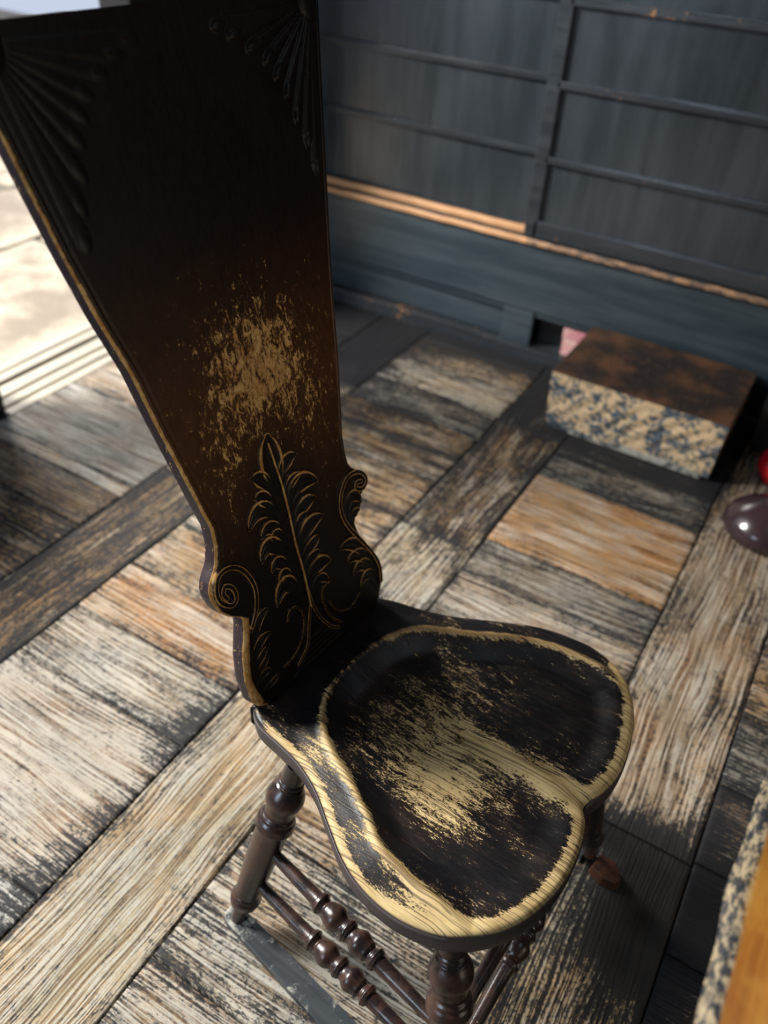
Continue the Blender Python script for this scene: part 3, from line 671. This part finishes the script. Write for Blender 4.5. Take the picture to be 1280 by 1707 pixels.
    # corner fans (right as carved, left mirrored)
    for sgn in (1, -1):
        C0 = np.array((sgn*214., 856.))
        for q, (fu, fv) in enumerate(FAN):
            T_ = np.array((sgn*fu, fv)); dirv = (T_-C0); L_ = np.hypot(*dirv); dirv /= L_
            a = C0+dirv*22; wd = 3.0+L_*.036
            t = np.linspace(0, 1, 14)[:, None]; poly = a+(T_-a)*t
            i, j = field(poly, wd*1.3); d, tt, sg = near(poly, i, j); wt = wd*(.30+.70*tt)
            rel = d/wt; ok = rel < 1; i, j, rel, tt = i[ok], j[ok], rel[ok], tt[ok]
            h = (3.0 if sgn > 0 else .7)*(.4+.6*(1-rel**2))*np.where(tt > .99, np.sqrt(np.maximum(1-rel**2, 0)), 1)
            apply((i, j), h, .05*np.exp(-((rel-.1)/.3)**2)*(1 if sgn > 0 else 0))
            bud = T_+dirv*0; i, j = field(np.array([bud, bud+.1]), 14)
            P = np.column_stack([Ug[i, j], Vg[i, j]])-bud; pa = P@dirv; pb = P@np.array([-dirv[1], dirv[0]])
            rel = np.sqrt((pa/11.)**2+(pb/5.6)**2); ok = rel < 1
            i, j, rel = i[ok], j[ok], rel[ok]; H[i, j] = 0
            apply((i, j), (1.2+3.4*np.sqrt(1-rel**2))*(1 if sgn > 0 else .3), .16*np.exp(-((rel-.85)/.15)**2))
        i, j = field(np.array([C0, C0+.1]), 40); P = np.column_stack([Ug[i, j], Vg[i, j]])-C0
        rel = np.hypot(P[:, 0]/17., P[:, 1]/27.); ok = rel < 1; i, j, rel = i[ok], j[ok], rel[ok]
        apply((i, j), 5*np.sqrt(1-rel**2), .08+0*rel)
    # fluted foot between the scrolls
    fl = (Vg < 46) & (np.abs(Ug+6) < 62-Vg*.9) & (RELF == 0); H[fl] = 1.1*np.abs(np.sin(Vg[fl]*PI/9.))
    # background sunk around the leaf
    rl = (np.hypot((Ug+5)/88., (Vg-230)/150.) < 1) & (RELF == 0)
    # moulded bead along both long edges above the scrolls
    e = np.minimum(Ug-uL[:, None], uR[:, None]-Ug)
    up_ = Vg > 262
    H[up_] -= 1.1*np.exp(-((e[up_]-9.5)/1.6)**2)
    # eased, hand-worn edge
    ww = 6.5
    H -= 4.0*(1-np.clip(e/ww, 0, 1))**2
    rgh = .5*np.sin(Vg*.9+1.3*np.sin(Vg*.23))+.4*np.sin(Vg*2.1)
    edge_c = np.exp(-((e-1.0)/3.2)**2)
    left = Ug < 0
    CR = np.maximum(CR, edge_c*np.where(left, .62, .30)*np.where(Vg > 640, .8, 1))
    CR = np.maximum(CR, np.where(left & (Vg < 150), .50*np.exp(-((e-4)/9)**2), 0))
    wear = -.02+.42*np.exp(-(((Ug-5-(Vg-430)*.04)/85)**2+((Vg-470)/75)**2)**1.1)+.31*np.exp(-(((Ug)/150)**2+((Vg-390)/190)**2)**1.6)
    wear += .07*np.exp(-((Vg-560)/60)**2)*np.exp(-((Ug-10)/120)**2)+.10*np.exp(-(((Ug-70)/40)**2+((Vg-380)/40)**2))+.08*np.exp(-(((Ug+80)/35)**2+((Vg-360)/70)**2))
    wear -= .22*np.clip((Vg-600)/100, 0, 1); wear -= .35*RELF
    hal = np.exp(-(((Ug+5)/75)**2+((Vg-240)/150)**2)**2); wear = np.where(RELF == 0, wear-.34*hal, wear)
    warm = np.exp(-((Vg-420)/150)**2)*.9*(1-RELF*.8)*(1-.7*hal)
    th = math.radians(14); T = 27.
    def pos(u, v, h):      # board plane -> chair frame (mm)
        x = -v*math.sin(th)+h*math.cos(th); z = v*math.cos(th)+h*math.sin(th)
        return np.stack([x/1000, u/1000, HS-.004+z/1000], -1)
    front = pos(Ug, Vg, H)
    m = len(vv)
    V = [front.reshape(-1, 3)]
    sideL = []; base_i = m*n
    loops = []
    # boundary loop: left column up, top row, right column down, bottom row
    bi = [(r, 0) for r in range(m)]+[(m-1, c) for c in range(1, n)]+[(r, n-1) for r in range(m-2, -1, -1)]+[(0, c) for c in range(n-2, 0, -1)]
    bi = np.array(bi); ub = Ug[bi[:, 0], bi[:, 1]]; vb = Vg[bi[:, 0], bi[:, 1]]
    depths = [-5.5, -9, -14, -19, -24, -27]; K = len(bi)
    idx_prev = bi[:, 0]*n+bi[:, 1]; F = []
    a = np.arange(m*n).reshape(m, n)
    F.append(np.stack([a[:-1, :-1], a[:-1, 1:], a[1:, 1:], a[1:, :-1]], -1).reshape(-1, 4))
    start = m*n
    for q, dd in enumerate(depths):
        shr = (0 if dd > -24 else (1.2 if dd > -27 else 4.))
        V.append(pos(ub*(1-shr/150.), vb, np.full(K, dd)+0*ub)); cur = start+np.arange(K)
        F.append(np.stack([idx_prev, cur, np.roll(cur, -1), np.roll(idx_prev, -1)], -1)); idx_prev = cur; start += K
    # back face: pair left and right columns
    lcol = idx_prev[:m]; rcol = idx_prev[m+n-2:m+n-2+m][::-1]
    F.append(np.stack([lcol[:-1], lcol[1:], rcol[1:], rcol[:-1]], -1))
    V = np.vstack(V); F = np.vstack(F)
    me = np_mesh('backboard', V, F); shade(me)
    bm = bmesh.new(); bm.from_mesh(me); bmesh.ops.recalc_face_normals(bm, faces=bm.faces); bm.to_mesh(me); bm.free(); shade(me)
    nF = m*n; nS = len(V)-nF
    fattr(me, 'wear', np.concatenate([wear.ravel(), np.full(nS, .17)]))
    crs = np.concatenate([CR.ravel(), np.full(K, .22), np.full(K, .0), np.zeros(nS-2*K)])
    fattr(me, 'crest', crs); fattr(me, 'side', np.concatenate([np.zeros(nF), np.full(nS, 1.)]))
    fattr(me, 'warm', np.concatenate([warm.ravel(), np.zeros(nS)]))
    me.set_sharp_from_angle(angle=math.radians(62))
    link(me, 'backboard', BOARD, chair)
backboard()

# ---- legs: t runs from the seat down to the foot
def leg_prof(s=1.27):
    K = [(0, .0135, 'l'), (.085, .0135, 's'), (.098, .0155, 's'), (.112, .0135, 's'), (.125, .0165, 'o'), (.19, .0232, 's'), (.262, .0185, 's'),
         (.280, .0175, 's'), (.300, .0205, 's'), (.325, .0235, 's'), (.350, .0245, 's'), (.362, .0225, 's'), (.372, .0205, 'l'),
         (.60, .0195, 'l'), (.80, .0162, 's'), (.815, .0178, 's'), (.84, .0200, 's'), (.868, .0185, 's'), (.885, .0120, 's'), (.90, .0112, 'l'), (1.0, .0095, 'l')]
    return [(t, r*(s if t < .87 else s*.9)) for t, r in prof_curve(K)]
LEGP = leg_prof()
tops = {'BL': (.080, -.151, .370), 'BR': (.087, .155, .370), 'FL': (.382, -.209, .370), 'FR': (.375, .195, .370)}
feet = {'BL': (.036, -.259, .020), 'BR': (.030, .262, .020), 'FL': (.462, -.290, .020), 'FR': (.447, .205, .020)}
for k_ in tops: lathe('leg', tops[k_], feet[k_], LEGP, TURN, chair)
def on_leg(k_, z):
    a, b = Vector(tops[k_]), Vector(feet[k_]); return a+(b-a)*((a.z-z)/(a.z-b.z))
def str_prof(c=.5, L=.40, rr=1.):
    u = 1/L
    q = lambda d: c+d*u
    K = [(0, .0085, 'l'), (q(-.062), .0115, 's'), (q(-.059), .0155, 's'), (q(-.054), .0168, 's'), (q(-.050), .0130, 's'), (q(-.046), .0112, 's'), (q(-.040), .0150, 'o'), (q(-.024), .0190, 's'), (q(-.008), .0125, 's'),
         (q(-.005), .0155, 's'), (q(0), .0172, 's'), (q(.005), .0155, 's'), (q(.008), .0125, 's'), (q(.024), .0190, 's'), (q(.040), .0150, 's'), (q(.046), .0112, 's'), (q(.050), .0130, 's'),
         (q(.054), .0168, 's'), (q(.059), .0155, 's'), (q(.062), .0118, 'l'), (1, .0085, 'l')]
    return [(t, r*rr) for t, r in prof_curve(K)]
for a_, b_, zs in (('BL', 'FL', (.196, .120)), ('FL', 'FR', (.196, .120)), ('BR', 'FR', (.196, .120))):
    for z in zs:
        A, B_ = on_leg(a_, z), on_leg(b_, z); lathe('stretcher', A, B_, str_prof(.49, (B_-A).length, 1.0), TURN, chair, 32)
# cleat under the seat at the back
bm = bmesh.new(); bx(bm, .115, .160, -.135, .15, .330, .3665); bm_obj('cleat', bm, BLACK, chair, .003)
# runners under the feet
def runner(x0, y0, x1, y1, w0, w1, toe=False):
    A = np.array((x0, y0)); B_ = np.array((x1, y1)); d = (B_-A)/np.hypot(*(B_-A)); nn = np.array((-d[1], d[0])); pts = []
    for a in np.linspace(PI/2, 3*PI/2, 10): pts.append(A+w0*(d*math.cos(a)+nn*math.sin(a)))
    for t in np.linspace(0, 1, 14)[1:]: pts.append(A+(B_-A)*t-nn*(w0+(w1-w0)*t))
    if toe: pass
    for t in np.linspace(1, 0, 14)[:-1]: pts.append(A+(B_-A)*t+nn*(w0+(w1-w0)*t))
    bm = bmesh.new(); vs1 = [bm.verts.new((p[0], p[1], .0015)) for p in pts]
    f = bm.faces.new(vs1); r = bmesh.ops.extrude_face_region(bm, geom=[f])
    for v in r['geom']:
        if isinstance(v, bmesh.types.BMVert): v.co.z = .021
    bmesh.ops.remove_doubles(bm, verts=bm.verts, dist=1e-5)
    return bm_obj('foot_runner', bm, RUNNER, chair, .0015, 2)
runner(.030, -.258, .50, -.300, .017, .022)
runner(.022, .262, .440, .207, .017, .018)
# carved toe at the front end of the right runner
bm = bmesh.new(); pr = [(-.030, -.016), (-.004, -.024), (.022, -.020), (.027, -.004), (.016, .010), (.002, .024), (-.028, .020)]
vv1 = [bm.verts.new((.487+a, .198+b, .002)) for a, b in pr]; f = bm.faces.new(vv1); r = bmesh.ops.extrude_face_region(bm, geom=[f])
for v in r['geom']:
    if isinstance(v, bmesh.types.BMVert): v.co.z = .024; v.co.x = .487+(v.co.x-.487)*.86; v.co.y = .198+(v.co.y-.198)*.86
o = bm_obj('runner_toe', bm, TOE, chair, .0025, 2); o['label'] = 'reddish brown toe of the runner'

# ------------------------------------------------------------------ block by the back wall
def block():
    e = thing('step_block', (-.385, 2.33, 0), 0, 'low heavy block with brown top and flaking cream front, standing at the dark wall', 'block')
    X, Y0, Y1, Z = .262, -.185, .180, .198
    nx, ny, nz = 70, 44, 26; V = []; F = []; T = []
    def patch(fn, a, b, top):
        s0 = len(V)
        for i in range(a+1):
            for j in range(b+1): V.append(fn(i/a, j/b)); T.append(top)
        for i in range(a):
            for j in range(b): F.append((s0+i*(b+1)+j, s0+(i+1)*(b+1)+j, s0+(i+1)*(b+1)+j+1, s0+i*(b+1)+j+1))
    rr = random.Random(3); ph = [rr.random()*6 for _ in range(8)]
    zb = lambda u: .016+.010*math.sin(u*9+ph[0])+.006*math.sin(u*23+ph[1])
    chip = lambda u, v: .0035*math.sin(u*41+v*17+ph[2])*math.sin(v*37-u*13+ph[3])+.002*math.sin(u*97+v*71)
    tap = lambda v: .008*(1-v)
    yf = lambda u, v: Y0+tap(v)*1.6+chip(u, v)*math.sin(PI*min(max(v, 0), 1))
    patch(lambda u, v: (-X+2*X*u+(tap(v) if u < .5 else -tap(v)), yf(u, v), zb(u)+(Z-zb(u))*v), nx, nz, 0)
    patch(lambda u, v: (X-tap(v)+chip(u+3, v)*.6*math.sin(PI*u)*math.sin(PI*v), Y0+tap(v)*1.6*(1-u)+(Y1-Y0)*u, .012+(Z-.012)*v), ny, nz, .75)
    patch(lambda u, v: (-X+tap(v)-chip(u+5, v)*.6*math.sin(PI*u)*math.sin(PI*v), Y1+(Y0-Y1)*u+tap(v)*1.6*u, .012+(Z-.012)*v), ny, nz, .2)
    patch(lambda u, v: (X-2*X*u, Y1, .012+(Z-.012)*v), nx, 2, .6)
    patch(lambda u, v: (-X+2*X*u, Y0+(Y1-Y0)*v, Z+.0025*math.sin(u*7)*math.sin(v*5)*math.sin(PI*u)*math.sin(PI*v)), nx, ny, 1)
    me = np_mesh('block_body', V, F)
    bm = bmesh.new(); bm.from_mesh(me); 
    lay = bm.verts.layers.float.new('top')
    for v, t in zip(bm.verts, T): v[lay] = t
    bmesh.ops.recalc_face_normals(bm, faces=bm.faces); bm.to_mesh(me); bm.free(); shade(me)
    link(me, 'block_body', BLOCK, e)
    box_obj('base_plinth', RUNNER, e, -X+.014, X-.03, Y0+.012, Y1-.01, .001, .024, .003)
block()

# ------------------------------------------------------------------ pink box in the wall opening
t = thing('paper_box', (-.69, 2.566, .046), 0, 'small pink and white box in the low wall opening behind the block', 'box')
box_obj('box_body', PINK, t, -.062, .10, -.022, .024, 0, .062, .003)
box_obj('box_lid', mat_simple('faded_pink_lid', (.52, .20, .23), .6, (.62, .36, .34), 14, .05), t, -.065, .103, -.024, .025, .062, .098, .003)

# ------------------------------------------------------------------ right side: dark chest, lacquered leg of a stand, red pot
def chest():
    e = thing('low_cabinet', (.30, 2.44, 0), 0, 'shallow black wooden cabinet at the right edge, against the dark wall', 'cabinet')
    box_obj('cabinet_body', BLACK, e, -.37, .36, -.05, .06, .03, .50, .004)
    box_obj('cabinet_top', BLACK, e, -.38, .375, -.058, .065, .50, .525, .004)
    box_obj('cabinet_plinth', BLACK, e, -.36, .34, -.04, .05, .0, .03, .003)
    for z in (.06, .28):
        d = box_obj('drawer', BLACK, e, -.34, .33, -.058, -.048, z, z+.19, .003)
        k = lathe('drawer_knob', (0, -.055, z+.10), (0, -.083, z+.10), [(0, .006), (.4, .007), (.6, .013), (.9, .012), (1, .001)], BLACK, d, 20)
chest()
pot = thing('lacquer_pot', (.030, 2.275, 0), 0, 'glossy red lacquered pot glimpsed at the right edge before the black cabinet', 'pot')
lathe('pot_body', (0, 0, 0), (0, 0, .12), [(0, .001), (.0, .030), (.05, .032), (.15, .040), (.35, .053), (.55, .056), (.75, .048), (.9, .036), (1, .034), (.99, .030), (.8, .030), (.5, .04), (.1, .03), (.08, .001)], RED, pot)
lathe('pot_lid', (0, 0, .118), (0, 0, .160), [(0, .038), (.1, .038), (.35, .026), (.5, .010), (.62, .008), (.8, .012), (.95, .008), (1, .001)], RED, pot)
stand = thing('lacquered_stand', (.062, 2.02, 0), 0, 'glossy plum lacquered stand with a round foot at the right edge', 'stand')
lathe('stand_foot', (0, 0, 0), (0, 0, .10), [(0, .001), (0, .105), (.08, .112), (.25, .116), (.5, .104), (.75, .075), (.93, .045), (1, .032)], LACQ, stand, 56)
lathe('stand_post', (0, 0, .095), (0, 0, .60), [(0, .034), (.03, .026), (.06, .022), (.3, .026), (.5, .033), (.7, .026), (.92, .022), (.95, .034), (1, .036)], LACQ, stand, 40)
lathe('stand_top', (0, 0, .595), (0, 0, .625), [(0, .001), (0, .09), (.2, .13), (.6, .135), (1, .128), (1, .001)], LACQ, stand, 56)

# ------------------------------------------------------------------ table at lower right
def table():
    e = thing('work_table', (.50, .10, 0), 0, 'orange-brown wooden table with worn pale edge, lower right corner', 'table')
    zt = .716; x0 = .108; th = .019
    ys = np.linspace(-.75, .655, 180)
    prof = [(.025, -th), (.004, -th), (0, -th+.004), (-.001, -th*.55), (0, -.010), (.003, -.004), (.009, -.0008), (.013, 0), (.0165, 0), (.05, 0), (.40, 0), (.78, 0)]
    V = []; E = []
    for y in ys:
        wob_ = .0022*math.sin(y*23)+.0012*math.sin(y*61+1)
        for j, (dx, dz) in enumerate(prof):
            V.append((x0+dx+(wob_ if j < 8 else 0)-.50, y-.10, zt+dz)); E.append(1. if j < 8 else 0.)
    n = len(prof); F = []
    for i in range(len(ys)-1):
        for j in range(n-1): F.append((i*n+j, i*n+j+1, (i+1)*n+j+1, (i+1)*n+j))
    me = np_mesh('table_top', V, F)
    bm = bmesh.new(); bm.from_mesh(me)
    # close: underside, ends, far side
    lay = bm.verts.layers.float.new('edge')
    bm.verts.ensure_lookup_table()
    for v, t in zip(bm.verts, E): v[lay] = t
    be = [ed for ed in bm.edges if ed.is_boundary]
    for row in (0, len(ys)-1):
        vs_ = [bm.verts[row*n+j] for j in range(n)]
        w_ = bm.verts.new((.78+x0-.50, ys[row]-.10, zt-th)); w_[lay] = 1.
        for a in vs_: pass
        fc = bm.faces.new(vs_+[w_])
        bm.verts.ensure_lookup_table()
        if row == 0: wa = w_
        else: wb = w_
    bm.verts.ensure_lookup_table()
    a0, a1 = bm.verts[n-1], bm.verts[(len(ys)-1)*n+n-1]; b0, b1 = bm.verts[0], bm.verts[(len(ys)-1)*n]
    bm.faces.new([v for v in [bm.verts[i*n+n-1] for i in range(len(ys))]]+[wb, wa]) 
    bm.faces.new([v for v in [bm.verts[i*n] for i in range(len(ys))]]+[wb, wa])
    bmesh.ops.recalc_face_normals(bm, faces=bm.faces); bm.to_mesh(me); bm.free()
    link(me, 'table_top', TABLE, e)
    for x in (-.30, .32):
        for y in (-.76, .46):
            bm = bmesh.new(); bx(bm, x-.028, x+.028, y-.028, y+.028, 0, zt-th-.001); bm_obj('leg', bm, BLACK, e, .004)
    bm = bmesh.new(); bx(bm, -.31, .33, -.77, .47, zt-th-.08, zt-th-.001); bm_obj('apron', bm, BLACK, e, .003)
table()
